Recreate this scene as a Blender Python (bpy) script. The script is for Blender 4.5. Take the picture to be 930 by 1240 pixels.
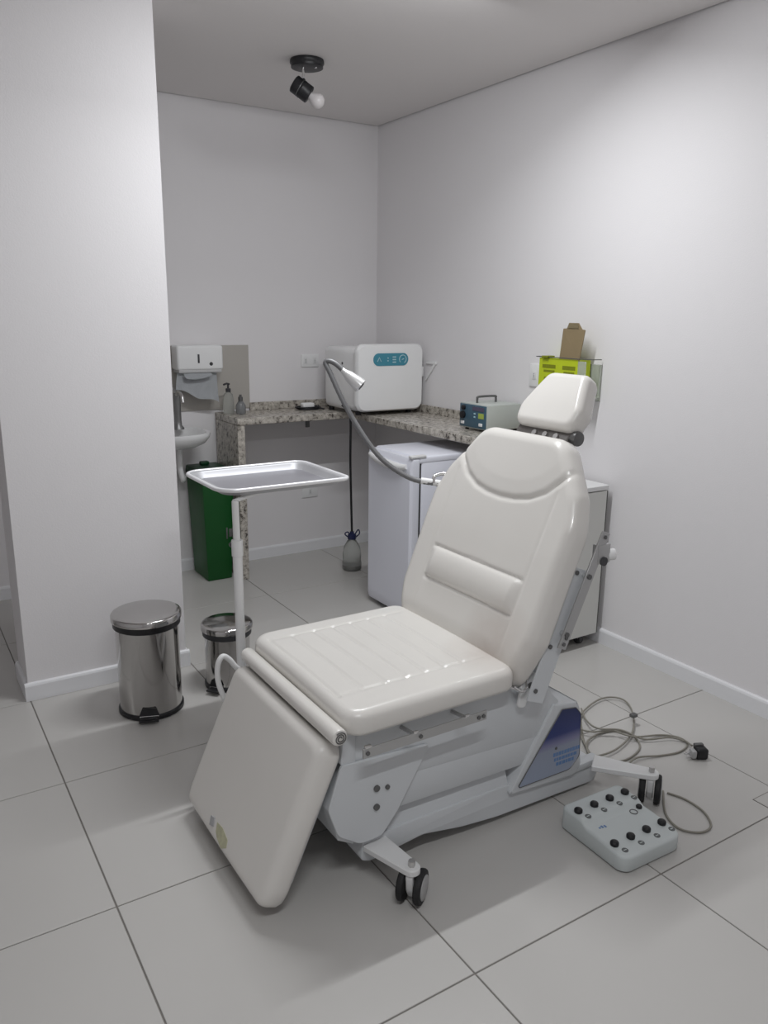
import bpy, bmesh, math, random
from mathutils import Vector, Matrix
random.seed(7)
for o in list(bpy.data.objects): bpy.data.objects.remove(o)
scene = bpy.context.scene
COL = scene.collection
PI = math.pi

# ------------------------------------------------------------------ camera
CAM = Vector((-2.8623, -4.6271, 1.55)); YAW, PITCH, ROLL, FPX = 0.566, -0.2425, 0.0118, 961.29
f = Vector((math.sin(YAW)*math.cos(PITCH), math.cos(YAW)*math.cos(PITCH), math.sin(PITCH)))
r0 = Vector((math.cos(YAW), -math.sin(YAW), 0)); u0 = r0.cross(f)
rr = r0*math.cos(ROLL)+u0*math.sin(ROLL); uu = -r0*math.sin(ROLL)+u0*math.cos(ROLL)
cd = bpy.data.cameras.new('camera'); cam = bpy.data.objects.new('camera', cd); COL.objects.link(cam)
M = Matrix.Identity(4)
for i in range(3): M[i][0] = rr[i]; M[i][1] = uu[i]; M[i][2] = -f[i]; M[i][3] = CAM[i]
cam.matrix_world = M
cd.sensor_fit = 'VERTICAL'; cd.sensor_height = 24.0; cd.lens = FPX/1240*24.0; cd.clip_start = .05
scene.camera = cam

# ------------------------------------------------------------------ world, lights, exposure
w = bpy.data.worlds.new('world'); scene.world = w; w.use_nodes = True
w.node_tree.nodes['Background'].inputs[0].default_value = (.8, .85, .95, 1)
w.node_tree.nodes['Background'].inputs[1].default_value = .3
scene.view_settings.view_transform = 'Standard'; scene.view_settings.look = 'None'
scene.view_settings.exposure = 0.26; scene.view_settings.gamma = 1.0; scene.view_settings.use_curve_mapping = False
def area(name, loc, sx, sy, power, color=(1, .97, .95), rot=(0, 0, 0)):
    l = bpy.data.lights.new(name, 'AREA'); l.shape = 'RECTANGLE'; l.size = sx; l.size_y = sy; l.energy = power; l.color = color
    o = bpy.data.objects.new(name, l); o.location = loc; o.rotation_euler = rot; COL.objects.link(o); return o
LZ = 2.69
# two bare tube lamps just under the ceiling, outside the frame: each tube shines down and to both sides
for x_, y_, p_ in ((-1.22, -2.17, 12), (-2.5, -4.4, 9.5)):
    for tilt in (-22, 18):
        area('ceiling_tube_light', (x_, y_, 2.655), 1.00, .04, p_, (.955, .98, 1), (math.radians(tilt), 0, 0))

# ------------------------------------------------------------------ materials
MATS = {}
def mat(name, col, rough=.5, metal=0, bump=0, bscale=60, var=0, vscale=4, coat=0, trans=0, ior=1.45, stretch=None, spec=None, aniso=0):
    if name in MATS: return MATS[name]
    m = bpy.data.materials.new(name); m.use_nodes = True; nt = m.node_tree; b = nt.nodes['Principled BSDF']
    b.inputs['Base Color'].default_value = (*col, 1); b.inputs['Roughness'].default_value = rough
    b.inputs['Metallic'].default_value = metal; b.inputs['Coat Weight'].default_value = coat
    b.inputs['Transmission Weight'].default_value = trans; b.inputs['IOR'].default_value = ior
    if spec is not None: b.inputs['Specular IOR Level'].default_value = spec
    tc = nt.nodes.new('ShaderNodeTexCoord')
    src = tc.outputs['Object']
    if stretch:
        mp = nt.nodes.new('ShaderNodeMapping'); mp.inputs['Scale'].default_value = stretch; nt.links.new(src, mp.inputs[0]); src = mp.outputs[0]
    if var:
        n = nt.nodes.new('ShaderNodeTexNoise'); n.inputs['Scale'].default_value = vscale; n.inputs['Detail'].default_value = 4
        nt.links.new(src, n.inputs['Vector'])
        mx = nt.nodes.new('ShaderNodeMix'); mx.data_type = 'RGBA'
        mx.inputs[6].default_value = (*[c*(1-var) for c in col], 1); mx.inputs[7].default_value = (*[min(1, c*(1+var)) for c in col], 1)
        nt.links.new(n.outputs['Fac'], mx.inputs[0]); nt.links.new(mx.outputs[2], b.inputs['Base Color'])
        mr = nt.nodes.new('ShaderNodeMapRange'); mr.inputs[3].default_value = rough*.88; mr.inputs[4].default_value = min(1, rough*1.12)
        nt.links.new(n.outputs['Fac'], mr.inputs[0]); nt.links.new(mr.outputs[0], b.inputs['Roughness'])
    if bump:
        n2 = nt.nodes.new('ShaderNodeTexNoise'); n2.inputs['Scale'].default_value = bscale; n2.inputs['Detail'].default_value = 3
        nt.links.new(src, n2.inputs['Vector'])
        bp = nt.nodes.new('ShaderNodeBump'); bp.inputs['Strength'].default_value = bump; bp.inputs['Distance'].default_value = .002
        nt.links.new(n2.outputs['Fac'], bp.inputs['Height']); nt.links.new(bp.outputs[0], b.inputs['Normal'])
    MATS[name] = m; return m
WALL = mat('white_wall_paint', (.845, .825, .835), .62, bump=.25, bscale=180, var=.015, vscale=1.5)
CEIL = mat('ceiling_paint', (.80, .77, .76), .7, bump=.2, bscale=150, var=.015, vscale=1.2)
BASEB = mat('white_baseboard', (.84, .84, .86), .4, var=.02, vscale=5)
TILE = mat('porcelain_tile', (.54, .525, .505), .25, bump=.04, bscale=90, var=.02, vscale=2.2)
GROUT = mat('grout', (.22, .205, .19), .9, var=.1, vscale=20)
PANEL = mat('grey_splash_tile', (.47, .445, .41), .45, var=.03, vscale=6)
VINYL = mat('cream_vinyl', (.775, .750, .712), .30, bump=.08, bscale=260, var=.02, vscale=7, coat=.35)
SHEET = mat('chair_grey_paint', (.66, .68, .70), .42, bump=.05, bscale=200, var=.02, vscale=6)
WHITEM = mat('white_enamel', (.80, .80, .80), .35, var=.02, vscale=6)
WPLAS = mat('white_plastic', (.87, .87, .87), .38, var=.015, vscale=8)
BPLAS = mat('bluish_white_enamel', (.83, .84, .92), .35, var=.02, vscale=4)
CTRL = mat('control_box_plastic', (.60, .64, .64), .42, var=.02, vscale=9)
STEEL = mat('polished_steel', (.52, .51, .50), .10, metal=1, bump=.03, bscale=40, stretch=(1, 1, .05), var=.05, vscale=5)
BRUSH = mat('brushed_steel', (.58, .57, .56), .33, metal=1, bump=.1, bscale=200, stretch=(1, 8, 8))
CHROME = mat('chrome', (.75, .75, .75), .14, metal=1, var=.02, vscale=20)
ALU = mat('aluminium_bar', (.50, .50, .50), .38, metal=.7, var=.03, vscale=20)
BLACK = mat('black_plastic', (.012, .012, .014), .4, var=.1, vscale=20)
DARK = mat('dark_grey_plastic', (.05, .05, .055), .45, var=.08, vscale=20)
GREEN = mat('green_plastic', (.001, .075, .010), .42, var=.08, vscale=10)
GREEND = mat('green_lid_plastic', (.003, .05, .016), .4, var=.08, vscale=10)
CORD = mat('grey_cord', (.27, .255, .22), .5, var=.08, vscale=30)
TUBEG = mat('grey_flexible_tube', (.20, .20, .205), .45, metal=.3, var=.05, vscale=60)
TEAL = mat('teal_label', (.06, .27, .36), .4, var=.04, vscale=30)
TEALW = mat('pale_label_print', (.42, .62, .68), .5, var=.03, vscale=30)
MBLUE = mat('slate_blue_panel', (.06, .12, .17), .4, var=.08, vscale=30)
MPURP = mat('dark_display', (.10, .09, .14), .3, var=.08, vscale=30)
LIME = mat('lime_label', (.40, .50, .10), .5, var=.05, vscale=30)
YEL = mat('sharps_yellow', (.52, .62, .02), .5, var=.06, vscale=20)
YELP = mat('yellow_box_print', (.22, .25, .01), .5, var=.06, vscale=20)
CARD = mat('kraft_cardboard', (.27, .205, .115), .8, bump=.2, bscale=100, var=.06, vscale=14)
CARDD = mat('kraft_cardboard_inner', (.20, .16, .09), .8, var=.06, vscale=14)
PAPER = mat('paper_towel', (.66, .68, .70), .85, bump=.4, bscale=120, var=.02, vscale=20)
PORC = mat('white_porcelain', (.80, .80, .80), .15, var=.02, vscale=5)
CLEAR = mat('clear_plastic', (.80, .82, .80), .12, trans=.85, ior=1.3, var=.02, vscale=10)
HOLD = mat('clear_holder', (.75, .78, .72), .2, trans=.6, ior=1.3, var=.02, vscale=10)
BOLT = mat('bolt_grey', (.16, .16, .16), .4, metal=.6, var=.08, vscale=50)
OPAL = mat('opal_glass', (.66, .63, .63), .3, var=.01, vscale=10)
RUBBER = mat('black_rubber', (.015, .015, .016), .65, var=.1, vscale=30)
HUBG = mat('caster_hub', (.42, .42, .42), .45, var=.03, vscale=20)
NAVY = mat('navy_cap', (.02, .025, .08), .4, var=.08, vscale=20)
BLUEP = mat('blue_print', (.13, .24, .46), .5, var=.1, vscale=60)

def granite():
    m = bpy.data.materials.new('speckled_granite'); m.use_nodes = True; nt = m.node_tree; b = nt.nodes['Principled BSDF']
    tc = nt.nodes.new('ShaderNodeTexCoord')
    n = nt.nodes.new('ShaderNodeTexNoise'); n.inputs['Scale'].default_value = 38; n.inputs['Detail'].default_value = 5; n.inputs['Roughness'].default_value = .65
    nt.links.new(tc.outputs['Object'], n.inputs['Vector'])
    r = nt.nodes.new('ShaderNodeValToRGB'); e = r.color_ramp
    e.elements[0].position = .36; e.elements[0].color = (.07, .06, .055, 1)
    e.elements[1].position = .66; e.elements[1].color = (.66, .62, .56, 1)
    x = e.elements.new(.43); x.color = (.36, .33, .29, 1)
    x = e.elements.new(.52); x.color = (.49, .455, .405, 1)
    nt.links.new(n.outputs['Fac'], r.inputs[0])
    v = nt.nodes.new('ShaderNodeTexVoronoi'); v.inputs['Scale'].default_value = 75
    nt.links.new(tc.outputs['Object'], v.inputs['Vector'])
    r2 = nt.nodes.new('ShaderNodeValToRGB'); r2.color_ramp.elements[0].position = .13; r2.color_ramp.elements[0].color = (.25, .22, .20, 1)
    r2.color_ramp.elements[1].position = .24; r2.color_ramp.elements[1].color = (1, 1, 1, 1)
    nt.links.new(v.outputs['Distance'], r2.inputs[0])
    mx = nt.nodes.new('ShaderNodeMix'); mx.data_type = 'RGBA'; mx.blend_type = 'MULTIPLY'; mx.inputs[0].default_value = .8
    nt.links.new(r.outputs[0], mx.inputs[6]); nt.links.new(r2.outputs[0], mx.inputs[7]); nt.links.new(mx.outputs[2], b.inputs['Base Color'])
    b.inputs['Roughness'].default_value = .25
    return m
GRAN = granite()

def sticker_mat():
    m = bpy.data.materials.new('blue_gradient_sticker'); m.use_nodes = True; nt = m.node_tree; b = nt.nodes['Principled BSDF']
    g = nt.nodes.new('ShaderNodeTexCoord'); s = nt.nodes.new('ShaderNodeSeparateXYZ'); nt.links.new(g.outputs['Generated'], s.inputs[0])
    r = nt.nodes.new('ShaderNodeValToRGB'); e = r.color_ramp
    e.elements[0].position = 0; e.elements[0].color = (.36, .41, .52, 1)
    e.elements[1].position = 1; e.elements[1].color = (.01, .02, .10, 1)
    for p_, c in ((.42, (.30, .33, .42, 1)), (.5, (.22, .22, .36, 1)), (.62, (.03, .045, .18, 1))):
        x = e.elements.new(p_); x.color = c
    nt.links.new(s.outputs['Z'], r.inputs[0]); nt.links.new(r.outputs[0], b.inputs['Base Color']); b.inputs['Roughness'].default_value = .3
    return m
STICK = sticker_mat()

def worn_vinyl():
    # cream vinyl, with brownish wear at the crease between seat and back (object-space, local z low)
    m = VINYL.copy(); m.name = 'worn_cream_vinyl'; nt = m.node_tree; b = nt.nodes['Principled BSDF']
    src = b.inputs['Base Color'].links[0].from_socket
    tc = nt.nodes.new('ShaderNodeTexCoord')
    n = nt.nodes.new('ShaderNodeTexNoise'); n.inputs['Scale'].default_value = 9; n.inputs['Detail'].default_value = 6
    nt.links.new(tc.outputs['Object'], n.inputs['Vector'])
    # distance to a worn patch centre (world-fixed, on the cushion)
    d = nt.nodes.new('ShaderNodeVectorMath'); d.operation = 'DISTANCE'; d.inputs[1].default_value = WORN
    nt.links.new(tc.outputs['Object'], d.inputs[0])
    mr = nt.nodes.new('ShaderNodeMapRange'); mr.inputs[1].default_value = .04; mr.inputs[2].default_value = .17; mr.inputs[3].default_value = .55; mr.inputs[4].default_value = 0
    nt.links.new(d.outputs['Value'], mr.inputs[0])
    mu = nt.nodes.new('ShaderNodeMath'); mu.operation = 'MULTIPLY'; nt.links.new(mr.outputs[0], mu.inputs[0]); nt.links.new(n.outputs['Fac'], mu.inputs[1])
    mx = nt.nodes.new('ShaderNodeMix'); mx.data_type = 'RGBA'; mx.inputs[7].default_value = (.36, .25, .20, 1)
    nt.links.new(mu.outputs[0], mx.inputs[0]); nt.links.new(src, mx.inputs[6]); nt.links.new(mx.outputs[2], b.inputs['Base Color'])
    return m

# ------------------------------------------------------------------ mesh helpers
def BM(): return bmesh.new()
def box(bm, a, b, bev=0, seg=2):
    a = Vector(a); b = Vector(b); c = (a+b)/2; s = b-a
    r = bmesh.ops.create_cube(bm, size=1); vs = r['verts']
    for v in vs: v.co = Vector((v.co.x*s.x, v.co.y*s.y, v.co.z*s.z))+c
    if bev:
        es = list({e for v in vs for e in v.link_edges})
        r2 = bmesh.ops.bevel(bm, geom=es, offset=bev, segments=seg, profile=.5, affect='EDGES')
        vs = list({v for v in vs if v.is_valid} | set(r2['verts']))
    return vs
def xform(vs, m):
    for v in vs: v.co = m @ v.co
def prism(bm, pts, vec, bev=0, seg=2):
    """extrude polygon pts (3-D) along vec"""
    vec = Vector(vec); P = [Vector(q) for q in pts]
    a = [bm.verts.new(q) for q in P]; b = [bm.verts.new(q+vec) for q in P]; n = len(P)
    fs = [bm.faces.new(a), bm.faces.new(b[::-1])]
    for i in range(n): fs.append(bm.faces.new((a[i], b[i], b[(i+1) % n], a[(i+1) % n])))
    bmesh.ops.recalc_face_normals(bm, faces=fs)
    if bev:
        es = list({e for f_ in fs for e in f_.edges})
        bmesh.ops.bevel(bm, geom=es, offset=bev, segments=seg, profile=.5, affect='EDGES')
def catmull(P, n=8, closed=False):
    P = [Vector(q) for q in P]; out = []; N = len(P)
    rng = N if closed else N-1
    for i in range(rng):
        if closed: p0, p1, p2, p3 = P[(i-1) % N], P[i], P[(i+1) % N], P[(i+2) % N]
        else: p0 = P[max(i-1, 0)]; p1 = P[i]; p2 = P[i+1]; p3 = P[min(i+2, N-1)]
        for k in range(n):
            t = k/n; out.append(.5*((2*p1)+(p2-p0)*t+(2*p0-5*p1+4*p2-p3)*t*t+(3*p1-p0-3*p2+p3)*t**3))
    if not closed: out.append(P[-1])
    return out
def tube(bm, P, r, seg=10, closed=False, caps=True):
    P = [Vector(q) for q in P]; N = len(P); rings = []
    up = None
    for i, q in enumerate(P):
        if closed: t = P[(i+1) % N]-P[i-1]
        else: t = P[min(i+1, N-1)]-P[max(i-1, 0)]
        t.normalize()
        if up is None:
            up = Vector((0, 0, 1)) if abs(t.z) < .9 else Vector((1, 0, 0))
        up = (up-t*up.dot(t)); up.normalize(); s = t.cross(up)
        ri = r[i] if isinstance(r, (list, tuple)) else r
        rings.append([bm.verts.new(q+(up*math.cos(2*PI*k/seg)+s*math.sin(2*PI*k/seg))*ri) for k in range(seg)])
    M_ = N if closed else N-1
    for i in range(M_):
        A, B = rings[i], rings[(i+1) % N]
        for k in range(seg): bm.faces.new((A[k], A[(k+1) % seg], B[(k+1) % seg], B[k]))
    if caps and not closed: bm.faces.new(rings[0][::-1]); bm.faces.new(rings[-1])
def lathe(bm, prof, c=(0, 0, 0), seg=32, axis=(0, 0, 1), cap0=True, cap1=True):
    """prof: list of (radius, height) along axis from c"""
    ax = Vector(axis).normalized(); s = ax.cross(Vector((0, 0, 1)) if abs(ax.z) < .9 else Vector((1, 0, 0))).normalized(); t = ax.cross(s)
    c = Vector(c); rings = []
    for (r, h) in prof:
        rings.append([bm.verts.new(c+ax*h+(s*math.cos(2*PI*k/seg)+t*math.sin(2*PI*k/seg))*max(r, 1e-4)) for k in range(seg)])
    for A, B in zip(rings, rings[1:]):
        for k in range(seg): bm.faces.new((A[k], A[(k+1) % seg], B[(k+1) % seg], B[k]))
    if cap0: bm.faces.new(rings[0][::-1])
    if cap1: bm.faces.new(rings[-1])
def cyl(bm, a, b, r, seg=20, bev=0):
    a = Vector(a); b = Vector(b); h = (b-a).length
    pr = [(r, 0), (r, h)] if not bev else [(r-bev, 0), (r-bev*.3, bev*.3), (r, bev), (r, h-bev), (r-bev*.3, h-bev*.3), (r-bev, h)]
    lathe(bm, pr, a, seg, b-a)
def fillet(poly, rad, n=6):
    """round the corners of a 2-D polygon; rad number or list"""
    out = []; N = len(poly)
    for i, p in enumerate(poly):
        r = rad[i] if isinstance(rad, (list, tuple)) else rad
        p = Vector(p); a = Vector(poly[i-1]); b = Vector(poly[(i+1) % N])
        da = (a-p).normalized(); db = (b-p).normalized(); ang = da.angle(db)
        d = min(r/math.tan(ang/2), (a-p).length*.49, (b-p).length*.49); r_ = d*math.tan(ang/2)
        c = p+(da+db).normalized()*(r_/math.sin(ang/2))
        s = p+da*d; e = p+db*d; vs_, ve = s-c, e-c
        a0 = math.atan2(vs_.y, vs_.x); a1 = math.atan2(ve.y, ve.x)
        while a1-a0 > PI: a1 -= 2*PI
        while a1-a0 < -PI: a1 += 2*PI
        for k in range(n+1):
            t = a0+(a1-a0)*k/n; out.append((c.x+r_*math.cos(t), c.y+r_*math.sin(t)))
    return out
def resample(poly, step):
    out = []
    for i, p in enumerate(poly):
        q = poly[(i+1) % len(poly)]; L = math.dist(p, q); n = max(1, round(L/step))
        for k in range(n): out.append((p[0]+(q[0]-p[0])*k/n, p[1]+(q[1]-p[1])*k/n))
    return out
def segdist(x, y, a, b):
    ax, ay = a; bx, by = b; dx, dy = bx-ax, by-ay; L = dx*dx+dy*dy
    t = 0 if L == 0 else max(0, min(1, ((x-ax)*dx+(y-ay)*dy)/L))
    return math.hypot(x-ax-t*dx, y-ay-t*dy)
def pad(bm, outline, T, r, origin, U, V, N, hfun=None, rings=40, r2=.012, step=.012):
    """upholstered pad: convex outline in (u,v); front face at height 0 along N, thickness T behind it"""
    O = Vector(origin); U = Vector(U); V = Vector(V); N = Vector(N)
    ol = resample(outline, step); n = len(ol)
    cx = sum(p[0] for p in ol)/n; cy = sum(p[1] for p in ol)/n
    def P(u, v, h): return O+U*u+V*v+N*h
    levels = [1-(1-k/rings)**1.35 for k in range(1, rings+1)]
    R_ = []
    for s in levels:
        ring = []
        for (u, v) in ol:
            x, y = cx+(u-cx)*s, cy+(v-cy)*s
            d = min(segdist(x, y, ol[i-1], ol[i]) for i in range(0, n, 1)) if s > .55 else 1
            h = 0
            if d < r: h = -(r-math.sqrt(max(0, r*r-(r-d)**2)))
            if hfun: h += hfun(x, y, d)
            ring.append(bm.verts.new(P(x, y, h)))
        R_.append(ring)
    # side and bottom
    for (ins, h) in ((0, -T+r2), (r2*.3, -T+r2*.3), (r2, -T), (.05, -T)):
        ring = []
        for i, (u, v) in enumerate(ol):
            L = math.hypot(u-cx, v-cy); k = (L-ins)/L
            ring.append(bm.verts.new(P(cx+(u-cx)*k, cy+(v-cy)*k, h)))
        R_.append(ring)
    c = bm.verts.new(P(cx, cy, hfun(cx, cy, 1) if hfun else 0))
    for i in range(n): bm.faces.new((c, R_[0][i], R_[0][(i+1) % n]))
    for A, B in zip(R_, R_[1:]):
        for i in range(n): bm.faces.new((A[i], B[i], B[(i+1) % n], A[(i+1) % n]))
    bm.faces.new(R_[-1][::-1])
    bmesh.ops.recalc_face_normals(bm, faces=bm.faces)

# ------------------------------------------------------------------ object helpers
def obj(name, bm, m, parent=None, root=None, smooth=40):
    """link bm (given in world coordinates, or in root's local ones when root is a rotated Empty) as one object"""
    me = bpy.data.meshes.new(name)
    bmesh.ops.recalc_face_normals(bm, faces=bm.faces)
    if smooth:
        for f_ in bm.faces: f_.smooth = True
        a = math.radians(smooth)
        for e in bm.edges:
            if len(e.link_faces) == 2 and e.calc_face_angle(0) > a: e.smooth = False
    bm.to_mesh(me); bm.free(); me.materials.append(m)
    o = bpy.data.objects.new(name, me); COL.objects.link(o)
    if parent is not None:
        o.parent = parent
        r = parent
        while r.parent: r = r.parent
        if r.type == 'EMPTY' and not r.get('local'):
            me.transform(Matrix.Translation(-r.location))
    return o
def tag(o, label, cat, group=None):
    o['label'] = label; o['category'] = cat
    if group: o['group'] = group
    return o
def thing(name, label, cat, loc, rz=0, group=None, local=False):
    o = bpy.data.objects.new(name, None); COL.objects.link(o); o.empty_display_size = .05
    o.location = loc; o.rotation_euler = (0, 0, rz)
    if local or rz: o['local'] = 1
    tag(o, label, cat, group); return o
def struct(name, bm, m, parent=None, smooth=0):
    o = obj(name, bm, m, parent, smooth=smooth)
    if parent is None: o['kind'] = 'structure'
    return o
def centre_origin(o):
    """mesh-only thing: move the origin to its base"""
    vs = [v.co for v in o.data.vertices]; n = len(vs)
    c = Vector((sum(v.x for v in vs)/n, sum(v.y for v in vs)/n, min(v.z for v in vs)))
    o.data.transform(Matrix.Translation(-c)); o.location = c; return o

# ------------------------------------------------------------------ room
X0, Y0, H = -4.7, -6.6, 2.7054
def S(name, a, b, m=WALL, bev=0, parent=None):
    bm = BM(); box(bm, a, b, bev); return struct(name, bm, m, parent)
S('wall_back', (X0-.15, 0, -.1), (.15, .15, H+.2)); wb = bpy.data.objects['wall_back']
S('wall_right', (0, Y0-.15, -.1), (.15, 0, H+.2))
S('wall_left', (X0-.15, Y0-.15, -.1), (X0, 0, H+.2))
S('wall_front', (X0, Y0-.15, -.1), (0, Y0, H+.2))
PX0, PX1, PY0, PY1 = -2.4872, -1.8249, -1.3368, -1.085
S('wall_partition', (PX0, PY0, 0), (PX1, PY1, H))
# ceiling board with a shadow gap round the walls
bm = BM(); box(bm, (X0+.012, Y0+.012, H), (-.014, -.014, H+.03)); box(bm, (X0-.15, Y0-.15, H+.045), (.15, .15, H+.25)); struct('ceiling', bm, CEIL)
# floor: grout bed and tiles
bm = BM(); box(bm, (X0-.15, Y0-.15, -.12), (.15, .15, -.003)); floor = struct('floor', bm, GROUT)
s_, ox, oy = .6812, -2.4849, -2.717
base_me = {}
gap = .0022
i0, i1 = math.floor((X0-ox)/s_), math.ceil((0-ox)/s_)
j0, j1 = math.floor((Y0-oy)/s_), math.ceil((0-oy)/s_)
for i in range(i0, i1):
    for j in range(j0, j1):
        a = (max(ox+i*s_+gap, X0), max(oy+j*s_+gap, Y0)); b = (min(ox+(i+1)*s_-gap, 0), min(oy+(j+1)*s_-gap, 0))
        if b[0]-a[0] < .01 or b[1]-a[1] < .01: continue
        key = (round(b[0]-a[0], 3), round(b[1]-a[1], 3))
        if key not in base_me:
            bm = BM(); box(bm, (0, 0, -.012), (key[0], key[1], 0), .0012, 1)
            me = bpy.data.meshes.new('tile'); bm.to_mesh(me); bm.free(); me.materials.append(TILE); base_me[key] = me
        o = bpy.data.objects.new('tile', base_me[key]); COL.objects.link(o); o.parent = floor; o.location = (a[0], a[1], 0)
# baseboards: profile extruded
def baseboard(name, a, b, n, h=.075, d=.014):
    a = Vector(a); b = Vector(b); n = Vector(n)
    pr = [(0, 0), (d, 0), (d, h-.012), (d*.75, h-.004), (d*.4, h), (0, h)]
    bm = BM(); prism(bm, [a+n*x+Vector((0, 0, z)) for x, z in pr], b-a); return struct(name, bm, BASEB, smooth=0)
baseboard('baseboard_right', (0, 0, 0), (0, Y0, 0), (-1, 0, 0))
baseboard('baseboard_back', (X0, 0, 0), (0, 0, 0), (0, -1, 0))
baseboard('baseboard_left', (X0, Y0, 0), (X0, 0, 0), (1, 0, 0))
baseboard('baseboard_partition', (PX0-.014, PY0, 0), (PX1+.014, PY0, 0), (0, -1, 0))
baseboard('baseboard_partition', (PX0, PY0, 0), (PX0, PY1, 0), (-1, 0, 0))
baseboard('baseboard_partition', (PX1, PY0, 0), (PX1, PY1, 0), (1, 0, 0))
# tiled splash panel behind the basin
bm = BM(); box(bm, (-1.75, -.009, .985), (-.922, .0, 1.367), .002, 1); struct('splash_panel', bm, PANEL, wb)
# square floor cover
bm = BM(); box(bm, (-.56, -3.42, -.002), (-.46, -3.32, .0015)); c = obj('cover_plate', bm, TILE, floor)
bm = BM()
for (a, b) in (((-.563, -3.423), (-.56, -3.317)), ((-.46, -3.423), (-.457, -3.317)), ((-.563, -3.423), (-.457, -3.42)), ((-.563, -3.32), (-.457, -3.317))):
    box(bm, (*a, -.002), (*b, .0012))
obj('cover_joint', bm, GROUT, floor)

# ------------------------------------------------------------------ granite counter
ZC = .970
gc = thing('granite_counter', 'speckled beige granite L-shaped worktop in the far corner with a side slab and backsplash', 'counter', (-1.13, -.2, 0))
bm = BM()
prism(bm, [(-1.15, -.004, ZC-.04), (-.004, -.004, ZC-.04), (-.004, -1.84, ZC-.04), (-.40, -1.84, ZC-.04), (-.40, -.365, ZC-.04), (-1.15, -.365, ZC-.04)], (0, 0, .04), .003, 1)
obj('worktop', bm, GRAN, gc, smooth=0)
bm = BM(); box(bm, (-1.15, -.36, .001), (-1.105, -.016, ZC-.041), .002, 1); obj('side_slab', bm, GRAN, gc, smooth=0)
bm = BM(); box(bm, (-.925, -.02, ZC), (-.022, -.004, ZC+.048), .002, 1); obj('backsplash', bm, GRAN, gc, smooth=0)
bm = BM(); box(bm, (-.02, -1.84, ZC), (-.004, -.004, ZC+.048), .002, 1); obj('backsplash', bm, GRAN, gc, smooth=0)
for x in (-.66,):
    bm = BM(); box(bm, (x-.012, -.30, ZC-.052), (x+.012, -.002, ZC-.041)); box(bm, (x-.012, -.28, ZC-.09), (x+.012, -.268, ZC-.045)); obj('support_bracket', bm, BOLT, gc)
bm = BM(); box(bm, (-.37, -1.79, ZC-.055), (-.002, -1.76, ZC-.041)); box(bm, (-.02, -1.79, ZC-.3), (-.002, -1.76, ZC-.05)); obj('support_bracket', bm, BOLT, gc)

# ------------------------------------------------------------------ wall plates
def outlet(name, c, w, h, n, holes, label, cat='outlet'):
    """c centre on the wall, n outward normal axis 'y' or 'x'"""
    t = thing(name, label, cat, c)
    bm = BM(); cx, cy, cz = c
    if n == 'y': box(bm, (cx-w/2, cy-.009, cz-h/2), (cx+w/2, cy-.0005, cz+h/2), .003)
    else: box(bm, (cx-.009, cy-w/2, cz-h/2), (cx-.0005, cy+w/2, cz+h/2), .003)
    obj('plate', bm, WPLAS, t)
    for u in holes:
        bm = BM()
        if n == 'y': box(bm, (cx+u-.012, cy-.0115, cz-.02), (cx+u+.012, cy-.0085, cz+.02), .001)
        else: box(bm, (cx-.0115, cy+u-.012, cz-.02), (cx-.0085, cy+u+.012, cz+.02), .001)
        s = obj('socket', bm, WHITEM, t)
        bm = BM()
        for k in (-.008, 0, .008):
            if n == 'y': cyl(bm, (cx+u, cy-.0122, cz+k), (cx+u, cy-.0112, cz+k), .0022, 10)
            else: cyl(bm, (cx-.0122, cy+u, cz+k), (cx-.0112, cy+u, cz+k), .0022, 10)
        obj('pin_hole', bm, DARK, s)
    return t
outlet('wall_outlet', (-.50, 0, 1.265), .125, .08, 'y', (-.035, .03), 'white double wall outlet above the counter beside the sterilizer')
outlet('wall_outlet', (-.512, 0, .408), .115, .075, 'y', (0,), 'white wall outlet low on the back wall under the counter')
outlet('wall_outlet', (0, -1.557, 1.262), .075, .115, 'x', (0,), 'white wall plate on the right wall beside the yellow box')

# small white shelf bracket on the right wall
bm = BM(); prism(bm, [(-.001, -.60, 1.268), (-.001, -.70, 1.268), (-.001, -.70, 1.282), (-.001, -.60, 1.282)], (-.012, 0, 0), .002, 1)
prism(bm, [(-.001, -.695, 1.27), (-.001, -.672, 1.27), (-.001, -.592, 1.175), (-.001, -.600, 1.165)], (-.010, 0, 0), .002, 1)
tag(centre_origin(obj('wall_bracket', bm, WPLAS)), 'small white triangular bracket on the right wall beside the sterilizer', 'bracket')

# ------------------------------------------------------------------ tower sterilizer (autoclave) on the counter corner
t = thing('autoclave', 'white tabletop sterilizer with a rounded door and teal label on the granite counter', 'autoclave', (-.27, -.4, ZC))
bm = BM()
box(bm, (-.485, -.56, ZC+.022), (-.05, -.16, ZC+.395), .035, 4); obj('body', bm, WPLAS, t)
ol = fillet([(-.503, ZC+.025), (-.035, ZC+.025), (-.035, ZC+.418), (-.503, ZC+.418)], .05, 8)
bm = BM(); pad(bm, ol, .045, .014, (0, -.607, 0), (1, 0, 0), (0, 0, 1), (0, -1, 0), rings=10, r2=.008, step=.02); door = obj('door', bm, WPLAS, t)
bm = BM(); lab = fillet([(-.395, 1.262), (-.150, 1.262), (-.150, 1.335), (-.395, 1.335)], .0364, 10)
prism(bm, [(x, -.6075, z) for x, z in lab], (0, -.002, 0)); lb = obj('label_plate', bm, TEAL, door)
bm = BM()
P = [(-.19+.024*math.cos(a), -.6105, 1.299+.024*math.sin(a)) for a in [math.radians(k) for k in range(-60, 231, 15)]]
tube(bm, P, .003, 6); obj('label_mark', bm, TEALW, door)
bm = BM(); tube(bm, [(-.368, -.6105, 1.287), (-.355, -.6105, 1.311), (-.342, -.6105, 1.287)], .003, 6); obj('label_mark', bm, TEALW, door)
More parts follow.
